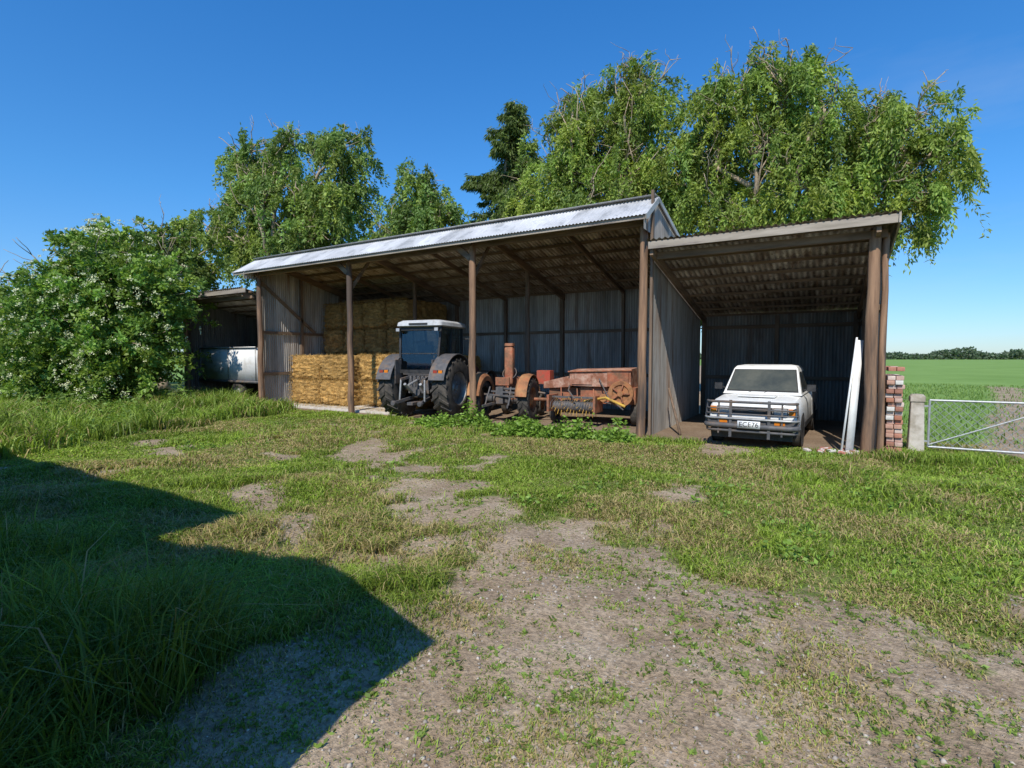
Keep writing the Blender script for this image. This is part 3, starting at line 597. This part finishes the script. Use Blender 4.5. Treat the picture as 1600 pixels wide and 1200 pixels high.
# ------------------------------------------------------------------ pickup
U=empty("pickup_truck",(-1.2,11.0,-.04),R(-3))
def sec(y,hw,zb,zm,zt,c=.8):
    return [(-hw*.93,y,zb),(hw*.93,y,zb),(hw,y,zb+.1),(hw,y,zm),(hw*.975,y,zm+(zt-zm)*.55),(hw*.9,y,zt-.02),(hw*c*.8,y,zt),(-hw*c*.8,y,zt),(-hw*.9,y,zt-.02),(-hw*.975,y,zm+(zt-zm)*.55),(-hw,y,zm),(-hw,y,zb+.1)]
u=MB()
u.add(loft([sec(.10,.77,.40,.70,.86),sec(.14,.79,.36,.72,.91),sec(.35,.81,.34,.74,.95),sec(1.0,.82,.32,.76,.99),sec(1.45,.825,.32,.8,1.01),sec(2.88,.825,.32,.8,1.01)]),0)
zb=[(-.77,1.18),(.77,1.18),(.77,2.86),(-.77,2.86)]
u.add(loft([[(x,y,1.0) for x,y in zb],[(x,y,1.03) for x,y in [(-.75,1.2),(.75,1.2),(.75,2.85),(-.75,2.85)]],[(x,y,1.54) for x,y in [(-.635,1.68),(.635,1.68),(.635,2.74),(-.635,2.74)]],[(x,y,1.60) for x,y in [(-.59,1.76),(.59,1.76),(.59,2.7),(-.59,2.7)]],[(x,y,1.625) for x,y in [(-.45,1.9),(.45,1.9),(.45,2.6),(-.45,2.6)]]]),0)
u.add(box(-.825,-.77,2.93,4.65,.45,1.0),0);u.add(box(.77,.825,2.93,4.65,.45,1.0),0);u.add(box(-.768,.768,2.93,2.98,.45,1.0),0);u.add(box(-.768,.768,4.6,4.65,.45,1.0),0);u.add(box(-.765,.765,2.99,4.59,.55,.6),0)
u.add(box(-.35,.35,.55,1.0,.985,1.005),0)
u.obj("body",M_white,U,smooth=50,bevel=.012)
d=MB()
def quadp(a,b_,c,e,off): return ([tuple(np.array(p)+np.array(off)) for p in(a,b_,c,e)],[(0,1,2,3)])
d.add(quadp((-.70,1.235,1.05),(.70,1.235,1.05),(.61,1.665,1.52),(-.61,1.665,1.52),(0,-.012,.005)),0)
d.add(quadp((-.675,1.25,1.07),(.675,1.25,1.07),(.59,1.65,1.50),(-.59,1.65,1.50),(0,-.018,.010)),1)
for sx in(-1,1):
    d.add(quadp((sx*.745,1.42,1.06),(sx*.745,2.05,1.06),(sx*.65,2.05,1.48),(sx*.65,1.74,1.48),(sx*.008,0,0)),1)
    d.add(quadp((sx*.745,2.12,1.06),(sx*.745,2.72,1.06),(sx*.65,2.66,1.48),(sx*.65,2.12,1.48),(sx*.008,0,0)),1)
    for yc in(.78,3.72): d.add(lathe([(.001,0),(.36,0)],24,'x',(sx*.829,yc,.34)),0)  # flat black discs imitate the shaded hollows of the wheel arches
    d.add(box(sx*.829-.004,sx*.829+.004,1.2,3.3,.36,.46),0)
    d.add(box(min(sx*.38,sx*.64),max(sx*.38,sx*.64),.075,.11,.68,.82),3);d.add(box(min(sx*.40,sx*.62),max(sx*.40,sx*.62),.066,.076,.695,.805),2)
    d.add(box(min(sx*.65,sx*.765),max(sx*.65,sx*.765),.078,.16,.69,.81),4)
    d.add(box(min(sx*.42,sx*.6),max(sx*.42,sx*.6),-.03,.05,.50,.56),4)
    d.add(tube([(sx*.76,1.5,1.1),(sx*.9,1.45,1.15)],.012,6),0);d.add(box(sx*.91-.08,sx*.91+.08,1.42,1.47,1.08,1.22),0)
    d.add(tube([(sx*.15-.1,1.2,1.035),(sx*.15+.25,1.36,1.17)],.007,5),0)
d.add(box(-.37,.37,.085,.11,.68,.82),0)
for i in range(5): d.add(box(-.36,.36,.07,.086,.69+i*.027,.698+i*.027),3)
d.add(box(-.05,.05,.06,.07,.72,.78),3)
d.add(box(-.79,.79,-.02,.1,.40,.60),3);d.add(box(-.72,.72,.05,.12,.2,.40),0);d.add(box(-.60,.60,.0,.03,.34,.40),0)
d.obj("trim",[M_black,M_glass,M_lamp,M_dgrey,M_orange],U,smooth=35)
bb=MB()
def rail(z,y,hw,r,m): bb.add(tube([(-hw,y+.14,z),(-hw+.05,y+.03,z),(-hw+.14,y,z),(hw-.14,y,z),(hw-.05,y+.03,z),(hw,y+.14,z)],r,10),m)
rail(.92,-.12,.80,.026,0);rail(.79,-.13,.81,.016,0);rail(.69,-.14,.82,.016,0);rail(.60,-.15,.83,.022,1);rail(.36,-.13,.80,.026,0);rail(.46,-.14,.82,.05,0)
for sx in(-1,1):
    bb.add(beam((sx*.34,-.145,.24),(sx*.34,-.125,.96),.05,.03,(0,1,0)),0);bb.add(tube([(sx*.80,.0,.36),(sx*.82,-.02,.6),(sx*.79,.0,.92)],.022,8),0)
    bb.add(beam((sx*.56,-.14,.3),(sx*.56,-.12,.92),.03,.02,(0,1,0)),0)
bb.obj("bull_bar",[M_dgrey,M_steel],U,smooth=40)
pl=MB();pl.add(box(-.20,.20,-.205,-.195,.43,.57),0);pl.obj("number_plate",M_white,U)
tc_=bpy.data.curves.new("plate_text",'FONT');tc_.body="ECE76";tc_.size=.13;tc_.align_x='CENTER';tc_.align_y='CENTER';tc_.extrude=.001
to=bpy.data.objects.new("plate_text",tc_);to.location=(0,-.2075,.5);to.rotation_euler=(R(90),0,0);to.parent=U;tc_.materials.append(M_black);scene.collection.objects.link(to)
p1=MB();p2=MB()
for sx in(-1,1):
    for yc in(.78,3.72): wheel(p1,p2,(sx*.74,yc,.34),.33,.19,.19,0,sx)
p1.obj("tyres",M_rubber,U,smooth=35);p2.obj("rims",M_steel,U,smooth=35)
# ------------------------------------------------------------------ trailer in left lean-to
W=empty("farm_trailer",(-20.3,11.95,0),R(0))
m=MB();m.add(box(-1.9,1.9,0,2.2,.85,2.1),0)
for x in(-1.88,.1,1.88): m.add(beam((x,-.012,.86),(x,-.012,2.09),.04,.025,(0,1,0)),1)
m.add(beam((-1.92,-.025,2.12),(1.92,-.025,2.12),.06,.05),1);m.add(beam((-1.95,-.02,.80),(2.2,-.02,.80),.08,.09),2)
m.obj("tray",[M_panel,M_steel,M_dgrey],W)
m=MB();m2=MB();wheel(m,m2,(0,0,0),.4,.22,.22,0,1)
o1=m.obj("tyre",M_rubber,W,smooth=35);o2=m2.obj("rim",M_steel,W,smooth=35)
for o in(o1,o2): o.rotation_euler=(0,0,R(-90));o.location=(.6,.1,.4)
# ------------------------------------------------------------------ gate, posts, bricks, planks
m=MB();m.add(loft([rr(.001,12.199,12.201,1.07,.0005),rr(.085,12.11,12.29,1.06,.02),rr(.115,12.085,12.315,1.02,.02),rr(.115,12.085,12.315,.93,.02),rr(.10,12.10,12.30,.91,.02),rr(.125,12.07,12.33,-.1,.02)][::-1]));o=m.obj("gate_post",M_conc,smooth=35);o.location=(1.5,0,0)
Gt=empty("farm_gate",(1.68,12.15,0),0);m=MB();GL=3.6
M_galv=mk("galvanised_pipe",(.30,.31,.31),(.42,.43,.43),20,.5,.3)
for a,b_ in(((0,0,.10),(0,0,.96)),((0,0,.96),(GL,0,.96)),((GL,0,.96),(GL,0,.1)),((GL,0,.1),(0,0,.1))): m.add(tube([a,b_],.019,8))
m.add(tube([(GL/2,0,.1),(GL/2,0,.96)],.014,8));m.add(tube([(0,-.025,.14),(1.75,-.025,.93)],.012,6));m.add(beam((-.17,0,.85),(0,0,.85),.02,.03));m.add(beam((-.17,0,.2),(0,0,.2),.02,.03))
m.obj("frame",M_galv,Gt,smooth=40);m=MB()
k=-.86
while k<GL:
    for sg in(1,-1):
        x0=k;za,zb2=(.1,.96) if sg>0 else (.96,.1)
        t0=max(0,(0-x0)/.86);t1_=min(1,(GL-x0)/.86)
        if t1_>t0: m.add(tube([(x0+.86*t0,0.005*sg,za+(zb2-za)*t0),(x0+.86*t1_,.005*sg,za+(zb2-za)*t1_)],.004,4,False))
    k+=.13
m.obj("chain_mesh",M_galv,Gt)
fw=empty("wire_fence");m=MB()
for z in(.25,.5,.75,.95): m.add(tube([(.95,12.1,z),(1.4,12.2,z)],.003,4));
for z in(.3,.6,.9): m.add(tube([(5.4,12.15,z),(30,12.15,z)],.003,4))
m.obj("wires",M_steel,fw);m=MB()
for i in range(8): m.add(tube([(5.5+i*3.5,12.15,-.1),(5.5+i*3.5,12.15,1.1)],.07,8))
m.obj("posts",M_timber,fw,smooth=40)
M_brick=mk("brick",(.85,.85,.85),(1.1,1.1,1.1),14,.9,bump=.4,col=True)
m=MB()
for r_ in range(20):
    for k in range(6):
        cx=1.09+random.uniform(-.025,.025);y0=11.45+k*.235-(0 if r_%2 else .05)+random.uniform(-.02,.02);z0=r_*.079
        if r_>17 and random.random()<.5: continue
        for sx in(-1,1):
            c=random.choice([(.40,.17,.10),(.46,.24,.16),(.58,.46,.38),(.62,.58,.51),(.33,.15,.10),(.48,.27,.19),(.5,.33,.26),(.45,.2,.13)])
            m.add(box(cx+sx*.062-.056,cx+sx*.062+.056,y0,y0+.225,z0,z0+.073),0,c)
m.obj("brick_stack",M_brick,bevel=.004)
m=MB()
for i in range(18):
    x,y=-.25+random.random()*.75,10.9+random.random()*.5;a=random.random()*3
    c=random.choice([(.5,.2,.14),(.65,.6,.55),(.6,.5,.44),(.35,.14,.1)]);m.add(beam((x,y,.02),(x+.12*math.cos(a),y+.12*math.sin(a),.04),.09,.06),0,c)
m.obj("brick_rubble",M_brick,bevel=.004)
m=MB();m.add(beam((.30,11.15,0),(.50,11.55,2.1),.13,.03,(1,0,0)));m.obj("white_plank",M_white)
m=MB();m.add(beam((.42,11.2,0),(.55,11.62,2.06),.04,.12,(1,.3,0)));m.obj("white_plank",M_white)
m=MB();m.add(beam((-2.75,12.0,0),(-3.2,12.7,1.0),.05,.03));m.obj("timber_stake",M_timber)
# ------------------------------------------------------------------ trees
M_bark=mk("bark",(.28,.21,.14),(.46,.37,.26),8,.9,bump=.4)
M_dead=mk("dead_wood",(.24,.20,.16),(.34,.29,.23),8,.9)
def curve(p0,p1,n=7,wob=.12,sag=.0):
    p0=np.array(p0,float);p1=np.array(p1,float);L_=np.linalg.norm(p1-p0);t=np.linspace(0,1,n)[:,None]
    P=p0+(p1-p0)*t;c=np.cumsum(rng.normal(0,1,(n,3)),0);c-=c[0]+(c[-1]-c[0])*t;P+=c*wob*L_/n
    P[:,2]+=sag*L_*4*(t*(1-t))[:,0];return P
def tree(name,base,lobes,tr=.3,col=(.10,.15,.03),dens=26,K=58,droop=1.0,ls=(.16,.05),split=.4,deadtips=0,zmin=None,grp=7,twig=1.0,off=.35):
    e=empty(name);wd=MB();lf=MB();lobes=np.array(lobes,float);base=np.array(base,float)
    cen=lobes[:,:3].mean(0);fork=base+(cen-base)*split;fork[:2]+=rng.normal(0,.3,2)
    P=curve(base,fork,7,.15);wd.add(tube(P,np.linspace(tr,tr*.72,7),10))
    for (X,Y,Z,r_) in lobes:
        c=np.array([X,Y,Z]);P=curve(fork,c+[0,-r_*off,0],9,.45,.05);wd.add(tube(P,np.linspace(tr*.5,tr*.14,9),8))
        for k in range(int((7+r_*4)*twig)):
            d_=rng.normal(size=3);d_[2]=abs(d_[2])*.8-.2;d_/=np.linalg.norm(d_);e_=c+d_*r_*rng.uniform(.7,1.05)
            s0=P[rng.integers(5,9)];wd.add(tube(curve(s0,e_,6,.5,.08),np.linspace(tr*.11,.012,6),5))
        for k in range(int(deadtips*r_)):
            d_=rng.normal(size=3);d_[2]=abs(d_[2])+.8;d_/=np.linalg.norm(d_);s0=c+d_*r_*.4;e_=c+d_*r_*rng.uniform(1.05,1.4)
            Q=curve(s0,e_,6,.6);wd.add(tube(Q,np.linspace(.035,.009,6),5))
            for j in range(4):
                q0=Q[rng.integers(2,6)];wd.add(tube(curve(q0,q0+rng.normal(0,.3,3)+[0,0,.2],4,.5),np.linspace(.014,.005,4),4))
        ns=int(dens*r_*r_)
        nc=max(5,int(ns/grp));dc=unit(rng.normal(size=(nc,3)));cl_=dc*(r_*(rng.random(nc)**.4)*rng.uniform(.6,1.12,nc))[:,None]*[1,1,.85]
        wh=rng.integers(0,nc,ns);s0=c+cl_[wh]+rng.normal(0,.2,(ns,3))*min(1.3,r_*.6+.3)
        LL=(.35+.9*rng.random(ns))[:,None]*min(1,r_*.55+.3)
        od=unit(dc[wh]*[1,1,.5]+rng.normal(0,.4,(ns,3)))
        t=rng.random((ns,K))[:,:,None]
        p=s0[:,None]+od[:,None]*LL[:,None]*t*.8+np.array([0,0,-1.])*(droop*LL[:,None]*t**2*1.25)
        p+=rng.normal(0,.06,p.shape)*(1.4-.5*t)
        a=unit((od[:,None]*.4+np.array([0,0,-.7*droop])+rng.normal(0,.6,p.shape)).reshape(-1,3));p=p.reshape(-1,3)
        shade=np.repeat((.65+.6*rng.random(nc))[wh]*(.8+.4*rng.random(ns)),K)[:,None]*(.75+.5*rng.random((ns*K,1)))
        hue=np.repeat(rng.random(nc)[wh],K)[:,None]
        cc=np.array(col)[None]*shade*(1+np.array([.35,.1,-.1])[None]*(hue-.5))
        if zmin is not None: kk=p[:,2]>zmin;p,a,cc=p[kk],a[kk],cc[kk]
        leaves_quads(lf,p,a,ls[0]*(.7+.6*rng.random(len(p))),ls[1],cc)
    wd.obj("trunk_and_limbs",M_bark,e,smooth=180);lf.obj("leaves",M_leaf,e);return e
WC=(.25,.33,.065)
tree("willow_tree",(-9.3,24.5,0),[(-7.4,24,13.4,1.8),(-9.6,24.5,12.5,2.2),(-11.35,24,11.3,2.1),(-7.1,24,10.5,2.1),(-12.6,24,9.4,1.9),(-9.3,23.6,9.4,2.3),(-10.6,24,13.7,1.4),(-8.6,24,14.3,1.1),(-6.7,24,8.6,1.7),(-11.3,24,8.4,2.1),(-13.6,24.5,7.6,1.7)],.36,WC,dens=50,ls=(.2,.068),deadtips=2.5,zmin=4,grp=5)
tree("willow_tree",(-2.5,24.5,0),[(-3.6,24,12.3,1.8),(-1.5,24,12.3,1.7),(-2.5,24.3,10.4,2.3),(-4.5,24,8.9,1.9),(-.2,24,10.5,1.7),(-1.0,24,8.2,2.0),(.5,24,8.2,1.4),(-4.8,24,11.0,1.1),(-3,24,7.4,2),(-2.4,24,13.4,1.0)],.34,WC,dens=50,ls=(.2,.068),deadtips=2.5,zmin=4,grp=5)
tree("willow_tree",(-1.6,24.5,0),[(2.3,23.6,10.0,1.35),(3.1,23.6,9.0,1.1),(1.9,23.6,8.3,1.2),(2.8,23.4,7.2,.9),(1.4,24,11.0,.8),(3.4,23.4,8.0,.7),(1.2,24,7,1.0),(1.0,24,9.4,1.0),(2.6,23.5,6.3,.6)],.26,WC,dens=54,ls=(.19,.062),deadtips=1.5,droop=1.3,grp=5,split=.62,off=0)
tree("willow_tree",(-27,20.5,0),[(-30.8,20,14.0,1.9),(-26.5,20,13.9,1.5),(-28.3,20,11.4,2.5),(-22.2,20,12.8,1.6),(-22.8,20,10.5,2.1),(-25.3,20,8.3,2.6),(-30.5,20,9.0,2.4),(-34.8,20,10.0,2.0),(-32,20,12,1.4),(-25.4,20,10.8,1.6)],.36,(.225,.305,.07),dens=38,K=54,ls=(.235,.088),deadtips=1.5,zmin=4,grp=5)
tree("willow_tree",(-17.4,20.5,0),[(-17.3,20,9.7,1.5),(-18.6,20,8.4,1.6),(-16.2,20,8.5,1.4),(-17.5,20,7,1.9),(-20,20,7,1.7),(-14.8,20.5,6.6,1.2)],.2,(.205,.29,.065),dens=48,ls=(.21,.08),zmin=4,grp=4,off=0)
tree("poplar_tree",(-30.5,14.5,0),[(-30.3,14.5,7.4,2.1),(-33.5,14.5,7.2,2.2),(-28.0,14.5,6.3,1.9),(-36.5,14.5,6.8,2.2),(-32,14,4.2,2.5)],.3,(.17,.245,.055),dens=30,droop=.4,ls=(.2,.11),deadtips=1,grp=5)
tree("shrub",(-29.8,8.8,0),[(-28.6,9.6,4.2,1.5),(-30.2,8.9,3.4,1.9),(-32.5,8.8,3.9,1.9),(-29,8,1.6,1.8),(-34.5,8.2,4.2,1.9),(-31.5,8,1.6,2.2),(-27,7.9,1.2,1.6)],.2,(.155,.235,.05),dens=32,droop=.5,ls=(.17,.085),grp=5)
tree("background_hedgerow",(-12,27,0),[(-14+i*2.6,28+(i%2),4.6+(i%3)*.7,2.3) for i in range(-4,4)],.2,(.13,.20,.04),dens=18,droop=.6,ls=(.24,.1),zmin=3)
EL_=[(-21.6,8.9,4.9,1.7),(-23.0,8.6,4.2,1.7),(-20.7,9.2,3.6,1.7),(-22.2,8.3,3.0,2.2),(-23.9,8.2,2.6,1.8),(-20.9,8.8,1.9,1.8),(-22.8,7.8,1.4,2.0),(-24.2,7.9,1.1,1.5),(-22.3,8.8,5.5,1.1),(-20.9,8.4,1.0,1.5)]
E=tree("flowering_elder_bush",(-22,9,0),EL_,.12,(.20,.31,.055),dens=52,K=56,droop=.2,ls=(.16,.085),split=.3,grp=1.6,twig=.5,off=0)
fl=MB()
for (X,Y,Z,r_) in EL_:
    nf=int(26*r_);d_=unit(rng.normal(size=(nf,3))+[.45,-.7,.25]);c=np.array([X,Y,Z])+d_*r_*[1,1,.9]*(.98+.27*rng.random((nf,1)))
    K=20;tl=np.repeat(unit(d_+[0,0,.6]),K,0);o_=rng.normal(0,.055,(nf*K,3));o_-=tl*np.sum(o_*tl,1)[:,None]*.8
    cc=np.repeat(c,K,0)+o_;a=rng.normal(size=(nf*K,3));leaves_quads(fl,cc,unit(a),.05,.045,np.array([.72,.73,.44])[None]*(.85+.25*rng.random((nf*K,1))))
fl.obj("flowers",M_flower,E)
C=empty("conifer_tree");wd=MB();lf=MB();H=16.2
wd.add(tube([(-16.9,26,0),(-16.7,26,8),(-15.4,26,H)],[.3,.2,.03],10))
for i in range(230):
    z=2.5+(H-2.6)*(i/230)**.95;rad=.3+4.4*(1-(z-2.5)/(H-2.5))**.72*rng.uniform(.45,1.2);t=rng.random()*6.28;d_=np.array([math.cos(t),math.sin(t),0])
    s0=np.array([-16.8+1.4*max(0,(z-8)/8),26,z]);n=9;tt=np.linspace(0,1,n)[:,None];P=s0+d_*rad*tt+np.array([0,0,1.])*(-.40*rad*tt**1.2+.25*rad*tt**3)
    wd.add(tube(P,np.linspace(.035,.008,n),5));m_=int(160*rad)
    tt=rng.random((m_,1))**.8;q=s0+d_*rad*tt+np.array([0,0,1.])*(-.40*rad*tt**1.2+.25*rad*tt**3)
    q+=np.cross(d_,[0,0,1])*rng.normal(0,.24,(m_,1))*(1.1-tt*.7)+rng.normal(0,.05,(m_,3));a=unit(np.array([0,0,-.8])+d_*.4+rng.normal(0,.4,(m_,3)))
    leaves_quads(lf,q,a,.30,.07,np.array([.12,.17,.04])[None]*(.5+.9*rng.random((m_,1))))
wd.obj("trunk_and_limbs",M_bark,C,smooth=180);lf.obj("needles",M_leaf,C)
def deadtree(name,base,H,r0,spread):
    e=empty(name);wd=MB()
    def br(p,d,L_,r_,lv):
        n=6;P=[p];
        for i in range(n-1): d=d+rng.normal(0,.16,3);d/=np.linalg.norm(d);P.append(P[-1]+d*L_/(n-1))
        wd.add(tube(P,np.linspace(r_,r_*.55,n),6))
        if lv==0: return
        for k in range(4 if lv>1 else 3):
            q=P[rng.integers(2,n)];dd=d+rng.normal(0,spread,3);dd[2]=abs(dd[2])*.6+.1;dd/=np.linalg.norm(dd);br(q,dd,L_*rng.uniform(.5,.8),max(.016,r_*.5),lv-1)
    br(np.array(base,float),np.array([0,0,1.]),H*.5,r0,3);wd.obj("branches",M_dead,e,smooth=180)
deadtree("dead_tree",(-36.5,10.5,0),10.0,.22,.7);deadtree("dead_tree",(-39.5,17.5,0),14.0,.2,.6)
dt=MB();n=60000;t=rng.random(n);px=-500+1100*t;py=420+.35*(px+150)+rng.normal(0,6,n)
hm=2.5+5*vn(px,px*0,30,5)*vn(px,px*0+3,9,6)*2;dz=rng.random(n)*hm
a=unit(rng.normal(size=(n,3)));leaves_quads(dt,np.stack([px,py,dz],1),a,2.0,1.3,np.array([.11,.15,.085])[None]*(.6+.8*rng.random((n,1))));dt.obj("distant_tree_line",M_leaf)
# ------------------------------------------------------------------ building beside the camera (casts the foreground shadow)
fb=empty("farm_building");m=MB()
def shadow_wall(x0,x1,yf,yb,ze):
    corr(m,(x0,yf,-.05),(x1-x0,0,0),(0,0,ze+.05),(0,1,0));corr(m,(x1,yf,-.05),(0,yb-yf,0),(0,0,ze+.05),(1,0,0));corr(m,(x0,yb,-.05),(x1-x0,0,0),(0,0,ze+.05),(0,1,0));corr(m,(x0,yf,-.05),(0,yb-yf,0),(0,0,ze+.05),(1,0,0))
shadow_wall(-18,-4.75,.25,-6,3.15);shadow_wall(-4.7,-1.6,.05,-4,2.5)
m.obj("walls",M_ironw,fb,smooth=180);m=MB()
m.add(loft([[(-18.2,.5,3.2),(-18.2,-2.9,4.2),(-18.2,-6.2,3.2)],[(-4.6,.5,3.2),(-4.6,-2.9,4.2),(-4.6,-6.2,3.2)]]),0)
m.add(loft([[(-4.72,.2,2.52),(-2.85,.2,3.05),(-1.45,.2,2.52)],[(-4.72,-4.1,2.52),(-2.85,-4.1,3.05),(-1.45,-4.1,2.52)]]),0)
m.obj("roof",M_zinc,fb)
